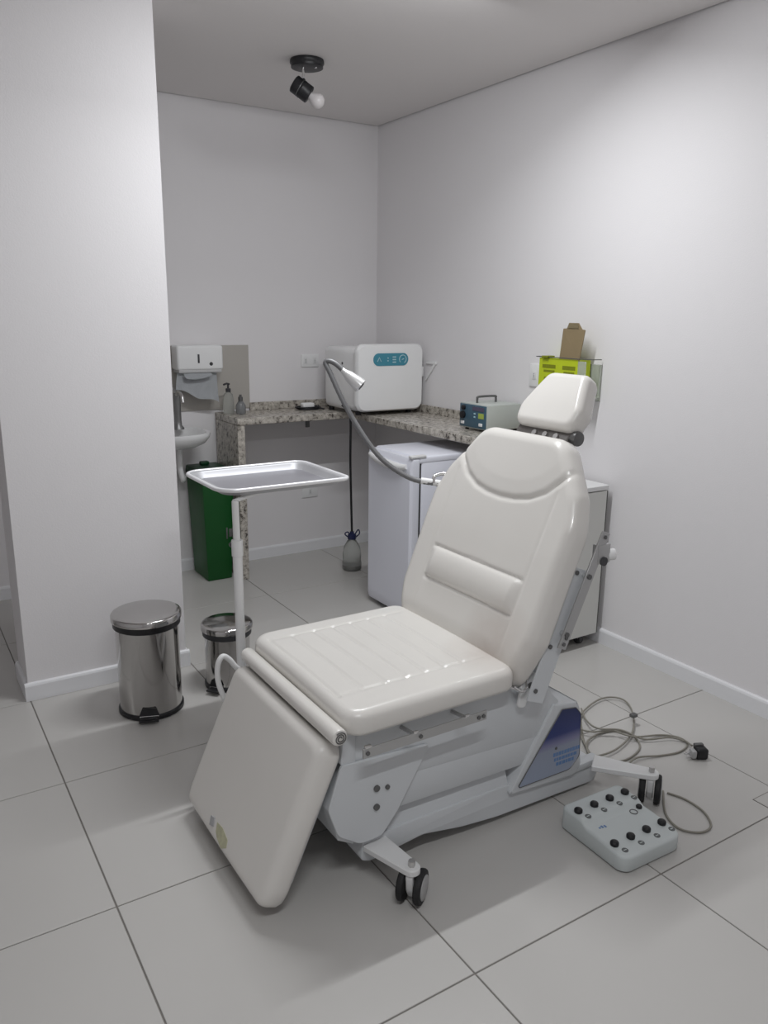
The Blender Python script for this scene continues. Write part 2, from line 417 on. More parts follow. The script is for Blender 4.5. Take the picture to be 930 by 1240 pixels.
for k in (0, 1):
    bm = BM(); cyl(bm, (-.295, -.6095, 1.291+.016*k), (-.295, -.612, 1.291+.016*k), .004, 10); obj('label_mark', bm, TEALW, door)
for k in (0, 1, 2):
    bm = BM(); box(bm, (-.262, -.6115, 1.279+.015*k), (-.238, -.6095, 1.286+.015*k)); obj('label_mark', bm, TEALW, door)
bm = BM(); tube(bm, [(-.197, -.6105, 1.296), (-.182, -.6105, 1.302)], .003, 6); obj('label_mark', bm, TEALW, door)

for x in (-.45, -.09):
    for y in (-.53, -.20):
        bm = BM(); cyl(bm, (x, y, ZC+.0005), (x, y, ZC+.024), .018, 16); obj('foot', bm, BLACK, t)
bm = BM(); box(bm, (-.030, -.585, 1.19), (-.018, -.56, 1.25), .004); obj('door_latch', bm, WPLAS, t)
bm = BM(); cyl(bm, (-.487, -.40, 1.27), (-.482, -.40, 1.27), .008, 12); obj('vent_plug', bm, DARK, t)

# ------------------------------------------------------------------ electrosurgical unit
t = thing('electrocautery_unit', 'small beige electrosurgical unit with slate blue front panel on the right counter wing', 'medical device', (-.16, -1.36, ZC))
mx0, mx1, my0, my1, mz0, mz1 = -.255, .0-.03, -1.495, -1.265, ZC+.012, ZC+.142
UN = mat('beige_device_paint', (.52, .55, .52), .45, bump=.05, bscale=200, var=.02, vscale=10)
bm = BM(); box(bm, (mx0, my0, mz0), (mx1, my1, mz1), .005); obj('housing', bm, UN, t)
bm = BM(); box(bm, (mx0-.006, my0+.008, mz0+.006), (mx0+.001, my1-.008, mz1-.006), .002); fp = obj('front_panel', bm, MBLUE, t)
bm = BM(); box(bm, (mx0-.008, my0+.02, mz1-.035), (mx0-.005, my0+.115, mz1-.014)); obj('display', bm, MPURP, fp)
bm = BM(); box(bm, (mx0-.008, my0+.022, mz0+.058), (mx0-.005, my0+.065, mz0+.085)); obj('lime_label', bm, LIME, fp)
for (yy, zz, r) in ((my1-.04, mz0+.066, .019), (my1-.045, mz0+.105, .012)):
    bm = BM(); cyl(bm, (mx0-.020, yy, zz), (mx0-.004, yy, zz), r, 20, .002); obj('knob', bm, BLACK, fp)
for yy in (my1-.035, my0+.045):
    bm = BM(); box(bm, (mx0-.010, yy-.014, mz0+.018), (mx0-.004, yy+.014, mz0+.034), .002); obj('button', bm, WPLAS, fp)
for zz in (.058, .075):
    bm = BM(); box(bm, (mx0-.009, my0+.09, mz0+zz), (mx0-.004, my0+.102, mz0+zz+.008), .001); obj('indicator', bm, TEALW, fp)
bm = BM(); yh = -1.365
tube(bm, catmull([(mx0+.035, yh, mz1), (mx0+.035, yh, mz1+.022), (mx0+.045, yh, mz1+.032), (mx1-.075, yh, mz1+.032), (mx1-.065, yh, mz1+.022), (mx1-.065, yh, mz1)], 5), .006, 10); obj('carry_handle', bm, BOLT, t)
for x in (mx0+.03, mx1-.03):
    for y in (my0+.03, my1-.03):
        bm = BM(); cyl(bm, (x, y, ZC+.0005), (x, y, mz0+.002), .010, 12); obj('foot', bm, BLACK, t)
bm = BM(); box(bm, (mx0+.02, my1, mz0+.04), (mx0+.035, my1+.008, mz0+.07)); obj('side_socket', bm, WPLAS, t)

# ------------------------------------------------------------------ things on the back counter
t = thing('pump_bottle', 'clear plastic pump bottle standing at the left end of the granite counter', 'bottle', (-1.105, -.12, ZC))
x, y = -1.105, -.12
bm = BM(); lathe(bm, [(.028, 0), (.033, .006), (.033, .085), (.026, .115), (.013, .128), (.013, .138)], (x, y, ZC+.0005), 24); obj('body', bm, CLEAR, t)
bm = BM(); lathe(bm, [(.015, .13), (.015, .15), (.006, .152), (.006, .172)], (x, y, ZC), 16); obj('collar', bm, DARK, t)
bm = BM(); tube(bm, [(x+.008, y, ZC+.175), (x-.01, y-.005, ZC+.18), (x-.032, y-.012, ZC+.174)], .006, 8); obj('pump_head', bm, DARK, t)
t = thing('spray_bottle', 'short smoky plastic bottle standing on the counter just right of the pump bottle', 'bottle', (-1.045, -.16, ZC))
x, y = -1.045, -.16
bm = BM(); lathe(bm, [(.026, 0), (.030, .006), (.030, .05), (.018, .07), (.012, .078)], (x, y, ZC+.0005), 24); obj('body', bm, mat('smoky_plastic', (.35, .36, .37), .2, trans=.5, var=.05, vscale=20), t)
bm = BM(); lathe(bm, [(.014, .072), (.014, .1), (.008, .105), (.008, .115)], (x, y, ZC), 16); obj('cap', bm, BOLT, t)

t = thing('power_adapter', 'small silver handpiece lying with its black coiled cable on the granite counter', 'device', (-.60, -.13, ZC))
bm = BM(); box(bm, (-.635, -.17, ZC+.012), (-.555, -.125, ZC+.044), .008, 3); obj('body', bm, WPLAS, t)
bm = BM(); P = []
for k in range(0, 46):
    a = k*.42; rx = .075+.012*math.sin(k*.7); P.append((-.585+rx*math.cos(a)*1.0, -.13+.05*math.sin(a), ZC+.006+.0055*(k//15)))
tube(bm, P, .0045, 7); obj('cable', bm, BLACK, t)
bm = BM(); tube(bm, catmull([(-.545, -.14, ZC+.012), (-.525, -.17, ZC+.010), (-.50, -.19, ZC+.006), (-.498, -.15, ZC+.006), (-.505, -.10, ZC+.006), (-.53, -.07, ZC+.006)], 6), .0045, 7); obj('cable', bm, BLACK, t)

# ------------------------------------------------------------------ drain hose and bottle under the counter
t = thing('drain_bottle', 'clear plastic drain bottle with navy cap on the floor under the counter', 'bottle', (-.475, -.50, 0))
x, y = -.475, -.50
bm = BM(); lathe(bm, [(.050, .001), (.060, .008), (.060, .05), (.056, .06), (.058, .10), (.050, .15), (.030, .185), (.022, .195), (.022, .205)], (x, y, 0), 28); obj('body', bm, CLEAR, t)
bm = BM(); lathe(bm, [(.054, .003), (.054, .03)], (x, y, 0), 28); obj('waste_water', bm, mat('murky_water', (.20, .19, .17), .3, trans=.3, var=.05, vscale=20), t)
bm = BM(); lathe(bm, [(.027, .198), (.027, .225), (.014, .232), (.012, .245)], (x, y, 0), 20); obj('cap', bm, NAVY, t)
bm = BM(); tube(bm, catmull([(x-.03, y, .215), (x-.05, y, .235), (x-.03, y, .245), (x-.01, y, .22)], 5), .004, 8); tube(bm, catmull([(x+.02, y, .22), (x+.045, y, .25), (x+.055, y, .225), (x+.03, y, .205)], 5), .004, 8); obj('carry_ring', bm, NAVY, t)
bm = BM(); tube(bm, catmull([(x, y, .24), (x-.006, y, .45), (x-.012, y, .7), (x-.012, y-.004, .9), (x-.012, y+.01, ZC+.02), (x-.02, y+.04, ZC+.035), (x-.022, y+.08, ZC+.05)], 8), .007, 10)
tag(centre_origin(obj('drain_hose', bm, BLACK)), 'thin black hose hanging straight down from the counter edge into the bottle', 'hose')

# ------------------------------------------------------------------ small refrigerator
t = thing('mini_fridge', 'white compact refrigerator standing under the right counter wing', 'refrigerator', (-.45, -1.24, 0))
fx, fy0, fy1 = -.684, -1.445, -1.028
bm = BM(); box(bm, (fx+.065, fy0+.004, .03), (-.17, fy1-.004, .858), .01, 3); obj('body', bm, BPLAS, t)
bm = BM(); box(bm, (fx+.05, fy0+.002, .835), (-.165, fy1-.002, .872), .010, 3); obj('top_panel', bm, BPLAS, t)
bm = BM()
ol = fillet([(fy0, .025), (fy1, .025), (fy1, .865), (fy0, .865)], .012, 4)
pad(bm, ol, .052, .012, (fx, 0, 0), (0, 1, 0), (0, 0, 1), (-1, 0, 0), rings=8, r2=.006, step=.03)
d = obj('door', bm, BPLAS, t)
bm = BM()  # curved grip lip swelling from the door top
P = catmull([(fx-.002, fy1-.03, .835), (fx-.010, fy1-.10, .825), (fx-.014, (fy0+fy1)/2, .815), (fx-.010, fy0+.10, .812), (fx-.002, fy0+.04, .82)], 6)
tube(bm, P, [.012+.010*math.sin(PI*k/(len(P)-1)) for k in range(len(P))], 12); obj('grip', bm, WHITEM, d)
bm = BM(); box(bm, (fx+.052, fy0+.008, .04), (fx+.065, fy1-.008, .85)); obj('door_gasket', bm, DARK, t)
bm = BM(); box(bm, (fx+.0, fy0-.002, .866), (fx+.09, fy0+.028, .879), .003); obj('hinge_cap', bm, WHITEM, t)
for yy in (fy0+.04, fy1-.04):
    for xx in (fx+.10, -.21):
        bm = BM(); cyl(bm, (xx, yy, .001), (xx, yy, .032), .016, 14); obj('foot', bm, BLACK, t)
bm = BM(); box(bm, (fx+.06, fy0+.01, .008), (fx+.075, fy1-.01, .03)); obj('kick_plate', bm, DARK, t)

# ------------------------------------------------------------------ rolling cabinet by the right wall
t = thing('rolling_cabinet', 'white laminate cabinet on casters behind the chair against the right wall', 'cabinet', (-.27, -1.96, 0))
CAB = mat('white_laminate', (.72, .72, .69), .4, var=.015, vscale=5)
cx0, cx1, cy0, cy1 = -.52, -.035, -2.125, -1.86
bm = BM(); box(bm, (cx0, cy0+.018, .055), (cx1, cy1, .772), .002, 1); obj('carcass', bm, CAB, t, smooth=0)
bm = BM(); box(bm, (cx0-.004, cy0-.002, .773), (cx1+.006, cy1+.004, .795), .002, 1); obj('top_board', bm, WHITEM, t, smooth=0)
bm = BM(); box(bm, (cx0+.002, cy0, .058), (cx1-.002, cy0+.0175, .768), .0015, 1); obj('door', bm, CAB, t, smooth=0)
bm = BM(); box(bm, (cx1+.0005, cy0+.001, .06), (cx1+.004, cy0+.018, .768)); obj('gap_shade', bm, BOLT, t, smooth=0)  # dark sliver standing in for the shade in the gap beside the wall
for xx in (cx0+.06, cx1-.07):
    for yy in (cy0+.05, cy1-.04):
        bm = BM(); cyl(bm, (xx-.012, yy, .0235), (xx+.012, yy, .0235), .0225, 18, .003); c = obj('caster', bm, DARK, t)
        bm = BM(); box(bm, (xx-.016, yy-.012, .030), (xx+.016, yy+.012, .056), .002); obj('fork', bm, BRUSH, c)

# ------------------------------------------------------------------ yellow sharps box in its wall holder
t = thing('sharps_box', 'yellow sharps disposal carton with black print and a raised cardboard flap above the headrest', 'box', (-.06, -1.82, 1.19))
bm = BM(); box(bm, (-.105, -1.948, 1.19), (-.02, -1.690, 1.360), .002, 1); bd = obj('carton', bm, YEL, t, smooth=0)
for (ya, yb, za, zb) in ((-1.805, -1.715, 1.313, 1.330), (-1.80, -1.725, 1.294, 1.304), (-1.935, -1.85, 1.311, 1.329), (-1.93, -1.86, 1.293, 1.302), (-1.92, -1.73, 1.255, 1.27)):
    bm = BM(); n = 7
    for k in range(n):   # one joined strip of printed blocks
        a = ya+(yb-ya)*k/n; box(bm, (-.1062, a+.001, za), (-.1044, a+(yb-ya)/n+.0012 if k % 2 else a+(yb-ya)/n-.0005, zb))
    o = obj('print_line', bm, YELP, bd, smooth=0)
bm = BM(); prism(bm, [(-.104, -1.822, 1.33), (-.104, -1.948, 1.33), (-.098, -1.972, 1.496), (-.098, -1.952, 1.499), (-.095, -1.925, 1.527), (-.094, -1.865, 1.527), (-.097, -1.855, 1.502), (-.098, -1.833, 1.500)], (.004, 0, 0)); fl = obj('cardboard_flap', bm, CARD, t, smooth=0)
bm = BM(); prism(bm, [(-.0995, -1.932, 1.503), (-.0995, -1.862, 1.503), (-.0965, -1.866, 1.525), (-.0965, -1.923, 1.525)], (-.0012, 0, 0)); obj('flap_tab', bm, CARDD, fl, smooth=0)
bm = BM(); box(bm, (-.12, -1.76, 1.361), (-.07, -1.72, 1.371), .001, 1); obj('lid_tab', bm, YELP, t, smooth=0)
t = thing('sharps_holder', 'clear wire and plastic wall holder around the yellow sharps carton', 'holder', (-.01, -1.82, 1.16))
bm = BM(); box(bm, (-.012, -2.005, 1.17), (-.001, -1.675, 1.34), .002, 1); obj('back_plate', bm, HOLD, t)
bm = BM(); box(bm, (-.110, -2.005, 1.178), (-.012, -1.675, 1.187), .002, 1); obj('shelf', bm, HOLD, t)
bm = BM(); tube(bm, [(-.012, -2.005, 1.363), (-.110, -2.005, 1.365), (-.110, -1.675, 1.365), (-.012, -1.675, 1.363)], .0022, 8); obj('wire_hoop', bm, BOLT, t)
bm = BM(); box(bm, (-.110, -2.003, 1.188), (-.105, -1.952, 1.355), .002, 1); obj('side_panel', bm, HOLD, t)

# ------------------------------------------------------------------ paper towel dispenser
t = thing('towel_dispenser', 'white wall-mounted paper towel dispenser above the basin', 'dispenser', (-1.265, -.06, 1.2))
bm = BM(); box(bm, (-1.405, -.125, 1.232), (-1.130, -.010, 1.372), .014, 4); bo = obj('cover', bm, WPLAS, t)
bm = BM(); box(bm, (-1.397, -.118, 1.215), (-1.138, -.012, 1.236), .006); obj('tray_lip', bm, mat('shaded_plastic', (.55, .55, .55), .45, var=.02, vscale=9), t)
bm = BM(); box(bm, (-1.285, -.1275, 1.272), (-1.274, -.1245, 1.322), .001); obj('level_window', bm, DARK, bo)
bm = BM(); lathe(bm, [(.011, 0), (.010, .002)], (-1.205, -.1245, 1.266), 20, (0, -1, 0)); lk = obj('lock', bm, DARK, bo)
# hanging towel
t2 = BM(); nx, nz = 14, 10
g = []
for i in range(nx+1):
    u = i/nx; row = []
    x = -1.397+.235*u; top = 1.218; bot = 1.122-.085*u+.01*math.sin(u*9)
    for k in range(nz+1):
        v = k/nz
        row.append(t2.verts.new((x-.025*(1-u)*v, -.09-.03*v*v-.006*math.sin(u*14+v*3)*v, top+(bot-top)*v)))
    g.append(row)
for i in range(nx):
    for k in range(nz): t2.faces.new((g[i][k], g[i+1][k], g[i+1][k+1], g[i][k+1]))
bmesh.ops.solidify(t2, geom=t2.faces[:], thickness=.0012)
tw = obj('paper_towel', t2, PAPER); tag(centre_origin(tw), 'white paper towel sheet hanging out of the wall dispenser', 'paper towel')
bm = BM(); g = []
for i in range(9):
    u = i/8; x = -1.372+.165*u; z0 = 1.2135; z1 = 1.185-.010*math.sin(u*PI)+.012*u
    g.append([bm.verts.new((x, -.118-.004*math.sin(u*7), z0)), bm.verts.new((x+.006, -.131, (z0+z1)/2)), bm.verts.new((x+.012*(1-2*u), -.134, z1))])
for i in range(8):
    for k in range(2): bm.faces.new((g[i][k], g[i+1][k], g[i+1][k+1], g[i][k+1]))
bmesh.ops.solidify(bm, geom=bm.faces[:], thickness=.001)
o = obj('folded_edge', bm, PAPER, None); o.parent = tw; o.data.transform(Matrix.Translation(-tw.location))

# ------------------------------------------------------------------ wash basin
t = thing('wash_basin', 'white porcelain wall basin half hidden behind the white partition', 'basin', (-1.49, -.18, .62))
bm = BM(); bx, by, bz = -1.485, -.19, .893
n = 40; rings = []
def br(a, s, z, oy=0):
    c, s_n = math.cos(a), math.sin(a)
    x = bx+.215*s*abs(c)**.8*(1 if c > 0 else -1); y = by+oy+.19*s*abs(s_n)**.75*(1 if s_n > 0 else -1)
    return (x, min(y, -.003), z)
for (s, z) in ((.30, bz-.095), (.62, bz-.085), (.86, bz-.06), (.97, bz-.03), (1.0, bz-.012), (.985, bz), (.90, bz), (.84, bz-.012), (.74, bz-.04), (.5, bz-.065), (.12, bz-.075)):
    rings.append([bm.verts.new(br(2*PI*k/n, s, z)) for k in range(n)])
for A, B in zip(rings, rings[1:]):
    for k in range(n): bm.faces.new((A[k], A[(k+1) % n], B[(k+1) % n], B[k]))
bm.faces.new(rings[0][::-1]); bm.faces.new(rings[-1]); obj('bowl', bm, PORC, t)
bm = BM(); tube(bm, catmull([(-1.44, -.19, .80), (-1.44, -.19, .68), (-1.425, -.18, .61), (-1.40, -.12, .61), (-1.385, -.04, .63), (-1.385, -.003, .635)], 5), .016, 12); obj('drain_pipe', bm, PORC, t)
t = thing('tap', 'grey metal tap with a tall neck on the white basin', 'tap', (-1.412, -.09, .893))
bm = BM(); lathe(bm, [(.036, .0005), (.034, .01), (.023, .022), (.021, .05), (.021, .19), (.017, .21)], (-1.408, -.09, .893), 20); obj('neck', bm, mat('dull_tap_metal', (.25, .25, .25), .4, metal=.7, var=.1, vscale=40), t)
bm = BM(); tube(bm, catmull([(-1.412, -.09, 1.08), (-1.412, -.13, 1.11), (-1.412, -.19, 1.10), (-1.412, -.21, 1.06)], 5), .010, 10); obj('spout', bm, BRUSH, t)
bm = BM(); tube(bm, [(-1.412, -.09, 1.10), (-1.43, -.09, 1.13), (-1.455, -.09, 1.14)], .008, 8); obj('lever', bm, BRUSH, t)

# ------------------------------------------------------------------ green waste bin
t = thing('green_bin', 'tall dark green plastic waste box under the basin beside the granite slab', 'bin', (-1.26, -.16, 0))
bm = BM(); a = [(-1.345, -.29), (-1.175, -.29), (-1.165, -.035), (-1.345, -.035)]
def quadbox(bm, b, tpts, z0, z1, bev=.006):
    lo = [bm.verts.new((x, y, z0)) for x, y in b]; hi = [bm.verts.new((x, y, z1)) for x, y in tpts]
    fs = [bm.faces.new(lo[::-1]), bm.faces.new(hi)]
    for i in range(4): fs.append(bm.faces.new((lo[i], lo[(i+1) % 4], hi[(i+1) % 4], hi[i])))
    bmesh.ops.bevel(bm, geom=list({e for f_ in fs for e in f_.edges}), offset=bev, segments=2, profile=.5, affect='EDGES')
quadbox(bm, [(-1.335, -.285), (-1.185, -.285), (-1.185, -.04), (-1.335, -.04)], [(-1.352, -.298), (-1.16, -.298), (-1.16, -.022), (-1.352, -.022)], .001, .62)
obj('body', bm, GREEN, t)
bm = BM(); quadbox(bm, [(-1.358, -.303), (-1.155, -.303), (-1.155, -.018), (-1.358, -.018)], [(-1.352, -.29), (-1.16, -.29), (-1.16, -.022), (-1.352, -.022)], .621, .668); obj('lid', bm, GREEND, t)
bm = BM(); box(bm, (-1.285, -.10, .667), (-1.23, -.06, .690), .008); obj('lid_knob', bm, GREEND, t)
bm = BM(); box(bm, (-1.3455, -.20, .40), (-1.3405, -.17, .43), .003); obj('hinge_pin', bm, BOLT, t)
bm = BM(); box(bm, (-1.216, -.294, .25), (-1.206, -.288, .32), .002); box(bm, (-1.198, -.294, .26), (-1.172, -.288, .31), .002); obj('latch', bm, BOLT, t)

# ------------------------------------------------------------------ pedal bins
def pedal_bin(loc, r, h, label, rz, green=False):
    t = thing('pedal_bin', label, 'bin', loc, rz, local=True)
    bm = BM(); lathe(bm, [(r-.004, .001), (r+.004, .004), (r+.004, .018), (r, .022)], seg=48); obj('base_ring', bm, BLACK, t)
    bm = BM(); lathe(bm, [(r-.002, .018), (r-.002, h-.055), (r-.001, h-.05)], seg=64); obj('body', bm, STEEL, t)
    bm = BM(); lathe(bm, [(r-.001, h-.058), (r+.006, h-.054), (r+.007, h-.030), (r+.004, h-.028)], seg=48); obj('plastic_rim', bm, BLACK if not green else DARK, t)
    bm = BM(); lathe(bm, [(r+.010, h-.030), (r+.012, h-.028), (r+.012, h-.010), (r+.008, h-.004), (r+.002, h-.002), (r-.004, h-.001), (r*.5, h+.002), (.002, h+.0025)], seg=64); obj('lid', bm, STEEL, t)
    pb = BM(); prism(pb, [(-.026*r/.12, -r+.002, .055), (.026*r/.12, -r+.002, .055), (.038*r/.12, -r-.004, .028), (-.038*r/.12, -r-.004, .028)], (0, -.006, 0)); obj('pedal_slot', pb, BLACK, t)
    bm = BM(); box(bm, (-.036*r/.12, -r-.040, .014), (.036*r/.12, -r-.006, .022), .003); pd = obj('pedal', bm, BLACK, t)
    bm = BM(); box(bm, (-.036*r/.12, -r-.012, .022), (.036*r/.12, -r-.004, .028), .002); obj('pedal_trim', bm, CHROME, pd)
    bm = BM(); box(bm, (-.02, r+.002, h-.075), (.02, r+.022, h-.02), .004); obj('hinge', bm, BLACK, t)
    return t
pedal_bin((-2.075, -1.650, 0), .123, .415, 'larger stainless steel pedal bin with black rim against the partition', -.35)
pedal_bin((-1.728, -1.605, 0), .097, .285, 'smaller stainless steel pedal bin behind the instrument stand pole', -.9, True)

# ------------------------------------------------------------------ instrument tray on its stand
t = thing('tray_stand', 'white steel pole stand holding the instrument tray beside the chair', 'stand', (-1.935, -2.28, 0))
px_, py_ = -1.935, -2.285
bm = BM(); cyl(bm, (px_, py_, .05), (px_-.002, py_, .80), .0155, 20); obj('lower_pole', bm, WHITEM, t)
bm = BM(); cyl(bm, (px_-.002, py_, .79), (px_-.004, py_, .968), .0115, 18); obj('upper_pole', bm, WHITEM, t)
bm = BM(); cyl(bm, (px_-.002, py_, .785), (px_-.002, py_, .84), .0185, 20, .002); co = obj('collar', bm, WHITEM, t)
bm = BM(); cyl(bm, (px_-.002, py_+.018, .812), (px_-.002, py_+.05, .812), .010, 14, .002); obj('knob', bm, BLACK, co)
bm = BM()
tube(bm, [(px_-.004, py_+.01, .966), (px_+.06, py_+.05, .968), (px_+.30, py_+.20, .968)], .007, 12); obj('tray_frame', bm, WHITEM, t)
bm = BM(); tube(bm, catmull([(px_+.08, py_+.21, .03), (px_+.03, py_+.09, .038), (px_, py_, .05)], 6), .016, 12); tube(bm, [(px_+.03, py_+.09, .037), (px_+.33, py_+.09, .03)], .016, 12); tube(bm, [(px_+.08, py_+.21, .03), (px_+.33, py_+.21, .03)], .014, 12); obj('base_frame', bm, WHITEM, t)
for q in ((px_+.08, py_+.21), (px_+.33, py_+.09), (px_+.33, py_+.21), (px_+.02, py_+.03)):
    bm = BM(); cyl(bm, (*q, .001), (*q, .032), .017, 16, .002); obj('foot', bm, RUBBER, t)
# tray
TZ = 1.0
tx0, tx1, ty0, ty1 = -1.985, -1.510, -2.290, -1.905
bm = BM()
o1 = fillet([(tx0, ty0), (tx1, ty0), (tx1, ty1), (tx0, ty1)], [.075, .035, .045, .06], 8)
def inset(ol, d):
    cx = sum(p[0] for p in ol)/len(ol); cy = sum(p[1] for p in ol)/len(ol)
    hx = max(abs(p[0]-cx) for p in ol); hy = max(abs(p[1]-cy) for p in ol)
    return [(cx+(p[0]-cx)*(hx-d)/hx, cy+(p[1]-cy)*(hy-d)/hy) for p in ol]
prof = [(0.0, -.001), (.0, .003), (.004, .005), (.018, .004), (.024, .0), (.030, -.019), (.036, -.021), (.15, -.021)]
rings = [[bm.verts.new((x, y, TZ+h)) for x, y in inset(o1, d_)] for d_, h in prof]
rb = [[bm.verts.new((x, y, TZ+h)) for x, y in inset(o1, d_)] for d_, h in ((.019, .001), (.025, -.003), (.031, -.022), (.037, -.0235), (.15, -.0235))]
allr = rb[::-1]+rings
n = len(o1)
for A, B in zip(allr, allr[1:]):
    for k in range(n): bm.faces.new((A[k], A[(k+1) % n], B[(k+1) % n], B[k]))
bm.faces.new(allr[0][::-1]); bm.faces.new(allr[-1])
TR = mat('satin_tray_steel', (.50, .50, .52), .48, metal=.4, var=.02, vscale=8)
TF = mat('satin_tray_floor', (.36, .355, .385), .45, metal=.55, var=.02, vscale=8)
tr = obj('instrument_tray', bm, TR, smooth=60); tag(centre_origin(tr), 'shallow rectangular stainless instrument tray on top of the pole stand', 'tray')
bm = BM(); tube(bm, [(x, y, TZ+.001) for x, y in inset(o1, .004)], .0072, 10, closed=True); o = obj('rolled_rim', bm, mat('bright_rim', (.88, .88, .90), .3, metal=.25, var=.02, vscale=10)); o.parent = tr; o.data.transform(Matrix.Translation(-tr.location))
bm = BM(); prism(bm, [(x, y, TZ-.0209) for x, y in inset(o1, .034)], (0, 0, .0006)); o = obj('tray_floor', bm, TF, smooth=0); o.parent = tr; o.data.transform(Matrix.Translation(-tr.location))

# ------------------------------------------------------------------ ceiling spotlight
t = thing('ceiling_spotlight', 'black ceiling spotlight with an opal bulb near the back wall', 'spotlight', (-.955, -.955, H))
cx_, cy_ = -.985, -.955
bm = BM(); lathe(bm, [(.078, 0), (.080, -.006), (.080, -.016), (.075, -.022), (.075, -.034), (.062, -.038), (.002, -.038)], (cx_, cy_, H-.0005), 40); cn = obj('canopy', bm, BLACK, t)
bm = BM(); cyl(bm, (cx_+.02, cy_-.05, H-.043), (cx_+.02, cy_-.05, H-.037), .006, 12); obj('screw', bm, CHROME, cn)
sx, sy = cx_-.030, cy_-.02
bm = BM(); cyl(bm, (sx, sy, H-.035), (sx, sy, H-.085), .006, 12); lathe(bm, [(.003, 0), (.010, .004), (.012, .011), (.008, .019), (.002, .022)], (sx, sy, H-.108), 14); obj('stem', bm, CHROME, t)
ax = Vector((.66, -.30, -.48)).normalized(); hc = Vector((sx-.008, sy, H-.135))
bm = BM(); lathe(bm, [(.030, -.048), (.038, -.044), (.040, -.040), (.040, -.004), (.041, -.002), (.041, .002), (.040, .004), (.040, .040), (.034, .044)], hc, 32, ax); sh = obj('lamp_head', bm, BLACK, t)
bm = BM(); lathe(bm, [(.0412, -.012), (.0412, -.009)], hc, 32, ax); obj('trim_ring', bm, BOLT, sh)
bm = BM()
lathe(bm, [(.016, 0), (.018, .010), (.028, .026), (.035, .042), (.035, .054), (.027, .069), (.012, .077), (.002, .079)], hc+ax*.040, 28, ax); obj('bulb', bm, OPAL, t)

# ------------------------------------------------------------------ the examination chair
YC = -2.71
ch = thing('examination_chair', 'large cream vinyl reclining examination chair on a grey steel base in mid room', 'chair', (-1.4, YC, 0))
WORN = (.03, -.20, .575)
def cpart(name, bm, m, parent=None, smooth=40): return obj(name, bm, m, parent or ch, smooth=smooth)
VW = worn_vinyl()
def groove(d, depth, wd): return -depth*math.exp(-(d/wd)**2)
# seat
seams = [-1.915, -1.836, -1.760, -1.690, -1.625, -1.556, -1.490]
SY0, SY1 = YC-.205, YC+.235
def hseat(x, y, d):
    h = 0
    ins = SY0 <= y <= SY1
    for s in seams:
        dd = abs(x-s) if ins else segdist(x, y, (s, SY0), (s, SY1))
        if dd < .03: h += groove(dd, .0050, .0055)
    for yy in (SY0, SY1):
        dd = segdist(x, y, (-1.915, yy), (-1.42, yy))
        if dd < .03: h += groove(dd, .0035, .0055)
    k = math.cos(PI*(y-YC)/.7)*.006
    return h+k
sx0, sx1, hw = -1.948, -1.37, .323
ol = fillet([(sx0, YC-hw), (sx1, YC-hw), (sx1, YC+hw), (sx0, YC+hw)], [.06, .05, .05, .06], 8)
bm = BM(); pad(bm, ol, .068, .030, (0, 0, .553), (1, 0, 0), (0, 1, 0), (0, 0, 1), hseat, rings=75, r2=.014, step=.009); cpart('seat_cushion', bm, VW, smooth=60)
# backrest
BD = Vector((.375, 0, .927)); BN = Vector((-.927, 0, .375)); BO = Vector((-1.385, YC, .54))
arc = [(-.272, .640), (-.240, .580), (-.19, .531), (-.13, .502), (-.065, .489), (0, .485), (.065, .489), (.13, .502), (.19, .531), (.240, .580), (.272, .640)]
def poly_d(x, y, P): return min(segdist(x, y, P[i], P[i+1]) for i in range(len(P)-1))
bol = [(-.228, .146), (.228, .146), (.228, .258), (-.228, .258), (-.228, .146)]
def hback(y, t, d):
    h = 0
    da = poly_d(y, t, arc)
    h += groove(da, .008, .008)
    # head area puffs, above the arc
    yy = min(abs(y), .26); ta = .485+.13*(yy/.262)**2.4
    if t > ta: h += .0035*min(1, da/.06)
    db = poly_d(y, t, bol)
    if abs(y) < .245 and .13 < t < .275:
        de = min(abs(t-.146), abs(t-.258))
        h += groove(segdist(y, t, (-.22, .146), (.22, .146)), .006, .006)+groove(segdist(y, t, (-.22, .258), (.22, .258)), .006, .006)
    if abs(y) < .228 and .146 < t < .258:
        h += .016*math.sin(PI*(t-.146)/.112)**.6*min(1, (.228-abs(y))/.03)
    for s in (-1, 1):
        h += groove(segdist(y, t, (s*.228, .03), (s*.240, .54)), .0015, .006)
    # lumbar hollow, gentle wings
    h += .008*(abs(y)/.33)**2*max(0, min(1, (.60-t)/.25))
    if t < .06: h += -.012*((.06-t)/.06)**2
    return h
ol = fillet([(-.30, -.055), (.30, -.055), (.343, .10), (.345, .45), (.312, .545), (.188, .708), (-.188, .708), (-.312, .545), (-.345, .45), (-.343, .10)], [.06, .06, .09, .14, .12, .09, .09, .12, .14, .09], 8)
bm = BM(); pad(bm, ol, .078, .038, BO, (0, 1, 0), BD, BN, hback, rings=80, r2=.016, step=.009); cpart('backrest_cushion', bm, VW, smooth=60)
